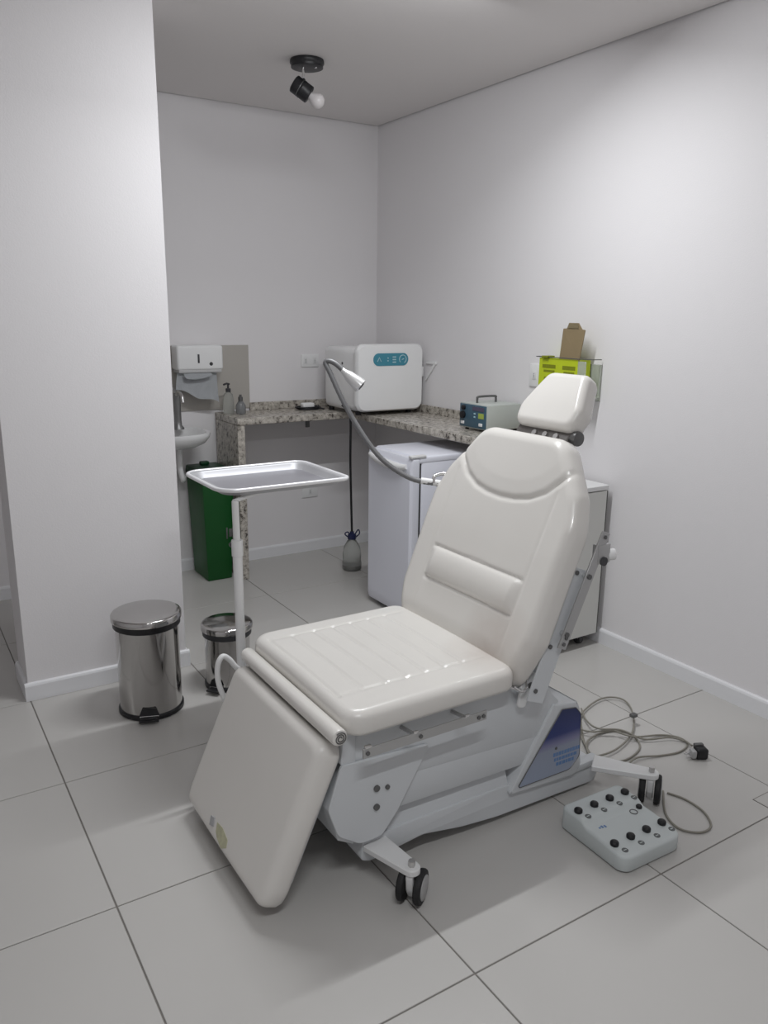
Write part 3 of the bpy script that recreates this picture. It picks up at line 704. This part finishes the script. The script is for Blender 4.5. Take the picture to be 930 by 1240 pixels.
# backrest steel pan and brackets
def bpt(y, t, h): return BO+Vector((0, y, 0))+BD*t+BN*h
def bprism(bm, pts, y0, y1, bev=.003):   # pts in (t, h), extruded along y
    prism(bm, [bpt(y0, t, h) for t, h in pts], (0, y1-y0, 0), bev, 1)
bm = BM(); bprism(bm, [(-.07, -.082), (.42, -.082), (.46, -.09), (.46, -.12), (.10, -.145), (-.07, -.145)], -.285, .285, .004); cpart('backrest_pan', bm, SHEET)
for s in (-1, 1):
    bm = BM(); bprism(bm, [(-.075, -.082), (-.03, -.080), (.30, -.080), (.350, -.082), (.350, -.142), (.10, -.150), (-.075, -.150)], s*.322-.003, s*.322+.003, .001); sp = cpart('side_plate', bm, SHEET)
    for (t_, h_) in ((.335, -.098), (.10, -.096), (-.04, -.100)):
        bm = BM(); q = bpt(s*.325, t_, h_); cyl(bm, q, q+Vector((0, s*.004, 0)), .007, 14); cpart('bolt', bm, BOLT, sp)
    # rail for accessories
    bm = BM(); bprism(bm, [(.105, -.105), (.478, -.120), (.478, -.155), (.105, -.140)], s*.345-.003, s*.345+.003, .0008); rl = cpart('side_rail', bm, ALU)
    for (t_, h_) in ((.15, -.122), (.335, -.130)):
        bm = BM(); q = bpt(0, t_, h_); a = Vector((q.x, YC+s*.300, q.z)); b = Vector((q.x, YC+s*.345, q.z)); cyl(bm, a, b, .008, 14); cpart('standoff', bm, CHROME, rl)
        bm = BM(); q = bpt(s*.348, t_, h_); cyl(bm, q, q+Vector((0, s*.004, 0)), .008, 14); cpart('bolt', bm, BOLT, rl)
    for t_, h_ in ((.462, -.138), (.120, -.123), (.140, -.124)):
        bm = BM(); q = bpt(s*.348, t_, h_); cyl(bm, q, q+Vector((0, s*.003, 0)), .006, 12); cpart('bolt', bm, BOLT, rl)
# clamp knob at the back of the near rail
q = bpt(-.345, .315, -.19)
bm = BM(); a = bpt(-.335, .405, -.135); box(bm, (a.x-.002, a.y-.015, a.z-.03), (a.x+.05, a.y+.010, a.z+.03), .003); kn = cpart('rail_clamp', bm, ALU)
bm = BM(); cyl(bm, (a.x+.05, a.y, a.z-.01), (a.x+.075, a.y-.01, a.z-.008), .018, 20, .004); cpart('clamp_knob', bm, WPLAS, kn)
bm = BM(); cyl(bm, (a.x+.022, a.y-.014, a.z-.022), (a.x+.022, a.y-.020, a.z-.022), .014, 16); cpart('clamp_hole', bm, DARK, kn)
# headrest
TH = math.radians(55); HD = Vector((math.cos(TH), 0, math.sin(TH))); HN = Vector((-HD.z, 0, HD.x)); HO = Vector((-1.02, YC, 1.25))
def hpt(y, t, h): return HO+Vector((0, y, 0))+HD*t+HN*h
ol = fillet([(-.132, -.048), (.132, -.048), (.142, .02), (.090, .158), (-.090, .158), (-.142, .02)], [.035, .035, .06, .035, .035, .06], 8)
bm = BM(); pad(bm, ol, .070, .026, HO, (0, 1, 0), HD, HN, lambda a, b, d: .004*math.sin(PI*min(1, max(0, (b+.05)/.2))), rings=30, r2=.018, step=.010); hr = cpart('headrest_cushion', bm, VINYL, smooth=60)
bm = BM(); prism(bm, [hpt(-.120, t_, h_) for t_, h_ in ((-.085, -.030), (-.045, -.030), (-.02, -.072), (-.085, -.072))], (0, .245, 0), .004, 1); hb = cpart('headrest_bracket', bm, mat('brown_grey_bracket', (.11, .10, .095), .5, var=.05, vscale=20))
for k in (-.07, -.02, .03):
    bm = BM(); c = hpt(k, -.068, -.030); cyl(bm, c, c+HN*.008, .010, 14); cpart('bracket_bolt', bm, BRUSH, hb)
for s_r in (-.05, .05):
    bm = BM(); a = bpt(s_r, .60, -.105); b = hpt(s_r, -.03, -.074); tube(bm, [a, a+(b-a)*.5, b], .008, 12); cpart('headrest_rod', bm, CHROME)
bm = BM(); c = hpt(-.120, -.052, -.052); cyl(bm, c, c+Vector((0, -.024, 0)), .024, 24, .005); cpart('headrest_knob', bm, BOLT, hb)

# leg rest
LT = Vector((-2.004, YC, .482)); LB = Vector((-2.196, YC, .052)); LV = (LT-LB).normalized(); LL = (LT-LB).length; LN = Vector((-LV.z, 0, LV.x))
ol = fillet([(-.275, 0), (.290, 0), (.306, .05), (.305, LL), (-.290, LL), (-.290, .05)], [.05, .05, .10, .045, .045, .10], 8)
bm = BM(); pad(bm, ol, .074, .034, LB, (0, 1, 0), LV, LN, lambda a, b, d: .005*math.cos(PI*a/.7), rings=36, r2=.018, step=.012); lg = cpart('legrest_cushion', bm, VINYL, smooth=60)
# yellowish worn care label on the leg rest, lower far side
bm = BM()
def lpt(y, t, h): return LB+Vector((0, y, 0))+LV*t+LN*h
lab = [(.050, .062), (.012, .066), (-.036, .056), (-.044, .036), (-.018, .020), (.022, .030), (.040, .040)]
prism(bm, [lpt(a, b, .0035) for a, b in lab], LN*.0025); cpart('worn_sticker', bm, mat('faded_sticker', (.50, .49, .34), .6, var=.3, vscale=60), lg)
bm = BM(); prism(bm, [lpt(a, b, .0025) for a, b in ((.092, .060), (.070, .064), (.060, .042), (.082, .036))], LN*.0065); cpart('worn_sticker', bm, mat('grey_sticker', (.40, .40, .41), .6, var=.2, vscale=60), lg)
bm = BM(); prism(bm, [lpt(y, t, h) for y, t, h in ((-.25, .06, -.078), (.25, .06, -.078), (.25, LL-.02, -.078), (-.25, LL-.02, -.078))], LN*-.022, .003, 1); cpart('legrest_pan', bm, SHEET)
# roll between seat and leg rest
bm = BM(); ry0, ry1 = YC-.318, YC+.292; rc = (-1.970, .500)
lathe(bm, [(.016, 0), (.0215, .003), (.0235, .010), (.0235, ry1-ry0-.010), (.0215, ry1-ry0-.003), (.016, ry1-ry0)], (rc[0], ry0, rc[1]), 24, (0, 1, 0)); ro = cpart('hinge_roll', bm, VINYL)
bm = BM(); P = []
for k in range(40):
    a = k*.38; r = .004+.014*k/39; P.append((rc[0]+r*math.cos(a), ry0-.001, rc[1]+r*math.sin(a)))
tube(bm, P, .0016, 6); cpart('spiral_end', bm, BOLT, ro)
# far loop bar
bm = BM(); tube(bm, catmull([(-2.030, -2.372, .33), (-2.049, -2.366, .40), (-2.047, -2.362, .455), (-2.030, -2.360, .482), (-2.008, -2.360, .468), (-1.985, -2.362, .435), (-1.95, -2.365, .40)], 6), .009, 12); cpart('release_bar', bm, WHITEM)

# upper body shroud
def ypr(bm, pts, y0, y1, bev=.004, seg=2): prism(bm, [(x, y0, z) for x, z in pts], (0, y1-y0, 0), bev, seg)
W0, W1 = YC-.268, YC+.268
bm = BM(); ypr(bm, [(-1.90, .483), (-1.24, .465), (-1.145, .365), (-1.185, .262), (-1.90, .30)], W0, W1, .004); sh = cpart('upper_shroud', bm, SHEET)
bm = BM(); ypr(bm, [(-1.88, .32), (-1.18, .275), (-1.222, .178), (-1.76, .195), (-1.88, .21)], W0+.002, W1-.002, .004); cpart('lower_shroud', bm, SHEET)
bm = BM(); ypr(bm, [(-1.935, .483), (-1.90, .483), (-1.90, .365), (-1.925, .365), (-1.945, .395)], W0-.006, W1+.006, .003); cpart('front_cover', bm, SHEET)
for y0, y1 in ((W0-.010, W0-.001), (W1+.001, W1+.010)):
    g = fillet([(-1.945, .392), (-1.985, .27), (-1.955, .180), (-1.885, .132), (-1.815, .132), (-1.762, .195), (-1.655, .372)], [.01, .03, .05, .05, .04, .02, .01], 5)
    bm = BM(); ypr(bm, g, y0, y1, .002, 1); gp = cpart('gusset_plate', bm, SHEET, smooth=30)
    for (x, z, r) in ((-1.835, .290, .0095), (-1.800, .283, .007), (-1.835, .232, .0095)):
        yy = y0 if y0 < YC else y1; sg = -1 if y0 < YC else 1
        bm = BM(); cyl(bm, (x, yy, z), (x, yy+sg*.005, z), r, 16); cpart('bolt', bm, BOLT, gp)
bm = BM(); ypr(bm, [(-1.978, .26), (-1.93, .37), (-1.90, .37), (-1.90, .13), (-1.95, .16)], W0+.002, W1-.002, .003); cpart('front_plate', bm, SHEET)
# inner column, floor base
bm = BM(); ypr(bm, [(-1.80, .22), (-1.25, .20), (-1.10, .30), (-1.10, .08), (-1.84, .08)], YC-.215, YC+.215, .004); cpart('lift_column', bm, SHEET)
bm = BM()
low = fillet([(-1.868, .130), (-1.875, .062), (-1.84, .050), (-1.66, .068), (-1.52, .040), (-1.38, .024), (-.945, .010), (-.915, .075), (-1.06, .115), (-1.40, .125)], [.01, .02, .04, .1, .2, .1, .01, .02, .02, .1], 5)
prism(bm, [(x, YC-.262, z) for x, z in low], (0, .524, 0), .004, 2); bs = cpart('floor_base', bm, SHEET, smooth=30)
bm = BM(); prism(bm, [(-1.862, YC+a, z) for a, z in ((-.261, .112), (.261, .112), (.222, .215), (-.222, .215))], (.53, 0, 0), .004, 2); cpart('base_skirt', bm, SHEET, smooth=30)
# rear housing with the blue sticker
HSG = [(-1.175, .362), (-1.068, .345), (-1.055, .320), (-1.030, .10), (-1.06, .075), (-1.345, .095)]
bm = BM(); ypr(bm, fillet(HSG, [.008, .012, .02, .03, .02, .008], 4), YC-.276, YC+.276, .006, 2); hs = cpart('rear_housing', bm, SHEET, smooth=30)
for s in (-1, 1):
    ST = fillet([(-1.140, .338), (-1.078, .328), (-1.052, .30), (-1.045, .145), (-1.085, .108), (-1.312, .112)], [.004, .006, .03, .03, .04, .006], 5)
    y = YC+s*.276; bm = BM(); prism(bm, [(x, y+s*.0008, z) for x, z in ST], (0, s*.002, 0)); st = cpart('blue_sticker', bm, STICK, hs, smooth=0)
    bm = BM(); b2 = BM()
    for row, (z, x0_, x1_, hh) in enumerate(((.176, -1.165, -1.055, .013), (.158, -1.160, -1.060, .011), (.140, -1.150, -1.070, .012))):
        k = x0_
        while k < x1_:
            wd = .007+random.random()*.007; box(bm, (k, y+s*.0028-.0004, z-(k+1.16)*.03), (k+wd, y+s*.0028+.0004, z+hh-(k+1.16)*.03)); k += wd+.003
    cpart('printed_letters', bm, BLUEP, hs, smooth=0); b2.free()
    bm = BM(); cyl(bm, (-1.155, y, .205), (-1.155, y+s*.0045, .205), .005, 12); cpart('screw', bm, BOLT, hs)
    bm = BM()
    L_ = [Vector((x, y+s*.0025, z)) for x, z in ST]; tube(bm, L_, .0016, 6, closed=True); cpart('sticker_border', bm, BOLT, hs)
# dark strip in place of the shade in the slot between shroud and housing
bm = BM(); box(bm, (-1.195, YC-.24, .352), (-1.178, YC+.24, .372)); cpart('slot_shade', bm, DARK, hs, smooth=0)
# back hinge lugs
for s in (-1, 1):
    bm = BM(); g = fillet([(-1.345, .405), (-1.315, .400), (-1.275, .500), (-1.30, .520), (-1.335, .480)], .010, 4)
    prism(bm, [(x, YC+s*.290-.005, z) for x, z in g], (0, .010, 0), .002, 1); hl = cpart('hinge_lug', bm, WHITEM)
    bm = BM(); cyl(bm, (-1.30, YC+s*.24, .47), (-1.30, YC+s*.305, .47), .010, 14); cpart('hinge_pin', bm, BOLT, hl)
bm = BM(); tube(bm, catmull([(-1.37, YC-.30, .485), (-1.35, YC-.315, .470), (-1.33, YC-.31, .476), (-1.31, YC-.29, .49)], 5), .004, 8); tube(bm, [(-1.375, YC-.27, .475), (-1.34, YC-.30, .465)], .004, 8); cpart('hinge_spring', bm, CHROME)
# seat side rails
for s in (-1, 1):
    y = YC+s*.338
    bm = BM(); box(bm, (-1.915, y-.003, .435), (-1.505, y+.003, .463), .001, 1); rl = cpart('side_rail', bm, ALU, smooth=0)
    for x in (-1.75, -1.575):
        bm = BM(); cyl(bm, (x, YC+s*.268, .446), (x, y, .456), .006, 12); cpart('standoff', bm, ALU, rl)
        bm = BM(); box(bm, (x-.008, y-.004, .460), (x+.008, y+.004, .468), .002); cpart('clip', bm, CHROME, rl)
    for x in (-1.902, -1.735, -1.535, -1.518):
        bm = BM(); cyl(bm, (x, y, .449), (x, y+s*.006, .449), .006, 12); cpart('bolt', bm, BOLT, rl)
    bm = BM(); box(bm, (-1.910, y-.006, .463), (-1.890, y+.006, .470), .002); cpart('clip', bm, CHROME, rl)
# caster arms
def caster(x0, x1, s, par, yo=.405, ya=.255):
    """arm leaves the base at x0, wheel stands at x1"""
    yb = YC+s*ya; ye = YC+s*yo
    a = Vector((x0, yb, .105)); b = Vector((x1, ye, .105)); d = (b-a).normalized(); n = Vector((-d.y, d.x, 0))
    pts = [a+n*.040, a-n*.040]
    for k in range(9):
        an = -PI/2+PI*k/8; pts.append(b+(-n*math.cos(an-0)*0)+d*.024*math.cos(an)+n*.024*math.sin(an))
    bm = BM(); prism(bm, [(q.x, q.y, q.z-.012) for q in pts], (0, 0, .020), .003, 1); ar = cpart('caster_arm', bm, WHITEM, smooth=30)
    bm = BM(); cyl(bm, (b.x, b.y, .112), (b.x, b.y, .130), .010, 6); cpart('bolt', bm, BRUSH, ar)
    ang = math.atan2(-.8*(1 if s < 0 else -1), .6); A = Vector((math.cos(ang), math.sin(ang), 0)); P_ = Vector((A.y, -A.x, 0))
    c = Vector((b.x, b.y, .0485))+P_*0.008*s
    bm = BM(); R3 = Matrix.Translation(c) @ Matrix(((A.x, P_.x, 0, 0), (A.y, P_.y, 0, 0), (0, 0, 1, 0), (0, 0, 0, 1)))
    g = fillet([(-.030, .045), (.030, .045), (.024, -.005), (.006, -.036), (-.006, -.036), (-.024, -.005)], .008, 4)
    prism(bm, [(-.011, u, v) for u, v in g], (.022, 0, 0), .003, 1); xform(bm.verts, R3); cs = cpart('caster', bm, WHITEM)
    for k in (-1, 1):
        bm = BM(); cyl(bm, c+A*k*.014, c+A*k*.034, .0480, 36, .006); cpart('wheel', bm, RUBBER, cs)
        bm = BM(); cyl(bm, c+A*k*.0335, c+A*k*.0365, .034, 30, .001); cpart('wheel_hub', bm, HUBG, cs)
caster(-1.83, -1.80, -1, ch); caster(-1.83, -1.80, 1, ch)
caster(-.985, -.872, -1, ch, .435, .285); caster(-.985, -.872, 1, ch, .435, .285)
for s in (-1, 1):
    bm = BM(); box(bm, (-1.05, YC+s*.24-.03, .075), (-.93, YC+s*.26+.03, .100), .006); cpart('arm_mount', bm, SHEET)

# ------------------------------------------------------------------ gooseneck lamp clamped to the far side of the backrest
t = thing('gooseneck_lamp', 'flexible gooseneck examination lamp with chrome head clamped to the far edge of the backrest', 'lamp', (-1.18, -2.34, .93))
P = [(-1.198, -2.338, .962), (-1.259, -2.296, .975), (-1.317, -2.247, 1.015), (-1.361, -2.204, 1.067), (-1.402, -2.155, 1.148), (-1.44, -2.101, 1.249), (-1.467, -2.056, 1.345), (-1.477, -2.038, 1.380), (-1.466, -2.045, 1.388), (-1.447, -2.062, 1.378), (-1.425, -2.082, 1.352)]
C_ = catmull(P, 10); bm = BM(); tube(bm, C_, [.0092+(.0007 if k % 2 else 0) for k in range(len(C_))], 12); obj('gooseneck', bm, TUBEG, t, smooth=60)
a = Vector((-1.430, -2.078, 1.357)); b = Vector((-1.378, -2.125, 1.300)); 
bm = BM(); L = (b-a).length; lathe(bm, [(.010, 0), (.012, .012), (.016, .022), (.019, .030), (.026, L-.018), (.027, L), (.022, L+.001)], a, 24, b-a); hd = obj('lamp_head', bm, mat('satin_aluminium', (.82, .82, .82), .3, metal=.6, var=.02, vscale=20), t)
bm = BM(); lathe(bm, [(.014, L-.001), (.014, L+.003)], a, 24, b-a); obj('lens', bm, DARK, hd)
bm = BM(); q = a+(b-a)*.22; cyl(bm, q+Vector((.0, -.012, -.012)), q+Vector((0, -.020, -.016)), .006, 12); obj('switch', bm, BLACK, hd)
bm = BM(); a = Vector((-1.235, -2.312, .970)); b = Vector((-1.172, -2.350, .960)); cyl(bm, a, b, .012, 18, .002); cl = obj('socket', bm, WPLAS, t)
bm = BM(); tube(bm, catmull([(-1.20, -2.345, .962), (-1.185, -2.33, .985), (-1.15, -2.34, .992), (-1.13, -2.36, .985), (-1.15, -2.372, .962)], 5), .007, 10); tube(bm, [(-1.19, -2.346, .958), (-1.13, -2.375, .950)], .009, 10); cc = obj('clamp', bm, CHROME, t)
bm = BM(); lathe(bm, [(.010, 0), (.018, .01), (.018, .035), (.010, .045)], (-1.165, -2.356, .958), 18, (.1, 0, -1)); obj('clamp_knob', bm, BOLT, cc)

# ------------------------------------------------------------------ foot control box
t = thing('foot_control', 'pale grey foot control box with black push buttons on the floor', 'control box', (-1.098, -3.222, 0), -.03, local=True)
KX, KY = .124, .132
def boxtop(y):   # raised back shelf, shallow trough, lower front
    t_ = max(0, min(1, (y-.018)/.030)); t_ = t_*t_*(3-2*t_)
    return .053+.008*max(0, min(1, (y+KY)/.12))+.015*t_
bm = BM(); pad(bm, fillet([(-KX, -KY), (KX, -KY), (KX, KY), (-KX, KY)], [.034, .034, .02, .02], 7), .074, .010, (0, 0, .078), (1, 0, 0), (0, 1, 0), (0, 0, 1), lambda x, y, d: boxtop(y)-.078, rings=50, r2=.004, step=.007)
obj('shell', bm, CTRL, t, smooth=50)
bm = BM(); prism(bm, [(x, y, .0008) for x, y in fillet([(-KX+.006, -KY+.006), (KX-.006, -KY+.006), (KX-.006, KY-.006), (-KX+.006, KY-.006)], .028, 5)], (0, 0, .006)); obj('base_plate', bm, DARK, t)
for k in range(4):
    for yy in (.080, -.070):
        x = -.101+.067*k; zz = boxtop(yy)
        bm = BM(); lathe(bm, [(.0125, -.002), (.0130, .003), (.0130, .008), (.011, .011), (.006, .0125), (.001, .013)], (x, yy, zz), 22); obj('push_button', bm, BLACK, t)
        xi, yi = x+.011, yy-.031; zi = boxtop(yi)
        if xi > KX-.016: xi = KX-.016
        bm = BM(); lathe(bm, [(.0098, -.001), (.0098, .0008)], (xi, yi, zi), 20)
        o = obj('button_icon', bm, mat('dark_grey_icon', (.13, .14, .14), .5, var=.05, vscale=40), t)
        bm = BM(); box(bm, (xi-.0055, yi-.0013, zi+.0002), (xi+.0055, yi+.0013, zi+.0013)); obj('icon_bar', bm, CTRL, o)
bm = BM(); lathe(bm, [(.0095, -.001), (.0095, .006), (.007, .009), (.001, .010)], (.098, .018, boxtop(.018)), 20); obj('push_button', bm, BLACK, t)
bm = BM(); P = [(.066+.0115*math.cos(2*PI*k/24), .010+.0115*math.sin(2*PI*k/24), boxtop(.010)+.0008) for k in range(24)]; tube(bm, P, .0016, 6, closed=True); obj('ring_icon', bm, BOLT, t)
for k in range(3):
    bm = BM(); box(bm, (-.088+.010*k, .001-.002*k, boxtop(0)-.001), (-.082+.010*k, .007+.003*(k % 2), boxtop(0)+.0008)); obj('logo_print', bm, BLUEP, t)

# ------------------------------------------------------------------ cords and plug on the floor
def Fl(px, py, z=.006):
    x = (px-465)/FPX; y = (620-py)/FPX
    d = f+rr*x+uu*y; k = (z-CAM.z)/d.z; return CAM+d*k
def floor_cord(name, pix, r, label, closed=False, m=CORD, zf=None):
    P = [Fl(a, b, (r+.0008 if zf is None else zf[i])) for i, (a, b) in enumerate(pix)]
    bm = BM(); tube(bm, catmull(P, 8, closed), r, 8, closed)
    o = obj(name, bm, m); tag(centre_origin(o), label, 'cord'); return o
z1, z2, z3, z4 = .0045, .0125, .0205, .029
pc = [(702, 864), (708, 900), (722, 918), (755, 921), (775, 905), (762, 888), (735, 886), (712, 897), (716, 915), (745, 908), (766, 886), (765, 860), (752, 846), (728, 846), (706, 862), (701, 880), (716, 886), (740, 885), (768, 892), (800, 890), (822, 893), (838, 903)]
zz = [z1, z1, z1, z1, z1, z1, z1, z2, z2, z2, z2, z2, z2, z2, z2, z3, z3, z3, z3, z1, z1, .018]
floor_cord('grey_cord', pc, .0036, 'grey power cord coiled loosely on the floor behind the chair base', zf=zz)
pc = [(700, 884), (712, 908), (728, 928), (750, 935), (770, 918), (800, 915), (824, 910), (832, 900), (812, 893), (780, 895), (752, 884), (724, 882), (710, 872), (704, 858)]
zz = [z2, z2, z2, z2, z2, z1, z1, z1, z2, z2, z4, z4, z3, z3]
floor_cord('grey_cord', pc, .0036, 'grey cord with a wide loop lying over the coiled power cord', zf=zz)
pc = [(803, 958), (806, 985), (822, 1003), (848, 1008), (861, 1000), (852, 983), (830, 968), (808, 960)]
floor_cord('grey_cord', pc, .0036, 'grey cord looping on the floor right of the foot control box')
pc = [(699, 880), (704, 905), (714, 925), (722, 932)]
q = Fl(848, 918, 0)
t = thing('power_plug', 'black and grey three-pin power plug lying on the floor', 'plug', (q.x, q.y, 0), -.45, local=True)
bm = BM(); box(bm, (-.022, -.018, .001), (.022, .022, .042), .008, 3); obj('body', bm, BLACK, t)
bm = BM(); box(bm, (-.018, .014, .030), (.018, .030, .047), .004); obj('cord_grip', bm, BOLT, t)
bm = BM(); box(bm, (-.040, -.016, .006), (-.021, .016, .036), .006, 2); fc = obj('plug_face', bm, HUBG, t)
for yy, z in ((-.009, .015), (.009, .015), (0, .028)):
    bm = BM(); cyl(bm, (-.058, yy, z), (-.039, yy, z), .0025, 10); obj('pin', bm, CHROME, fc)
q = Fl(766, 878, 0)
bm = BM(); box(bm, (q.x-.012, q.y-.010, .034), (q.x+.016, q.y+.012, .048), .004)
tag(centre_origin(obj('cord_clip', bm, BOLT)), 'small dark clip on the coiled grey cord', 'clip')

for o in bpy.data.objects:
    if 'local' in o: del o['local']
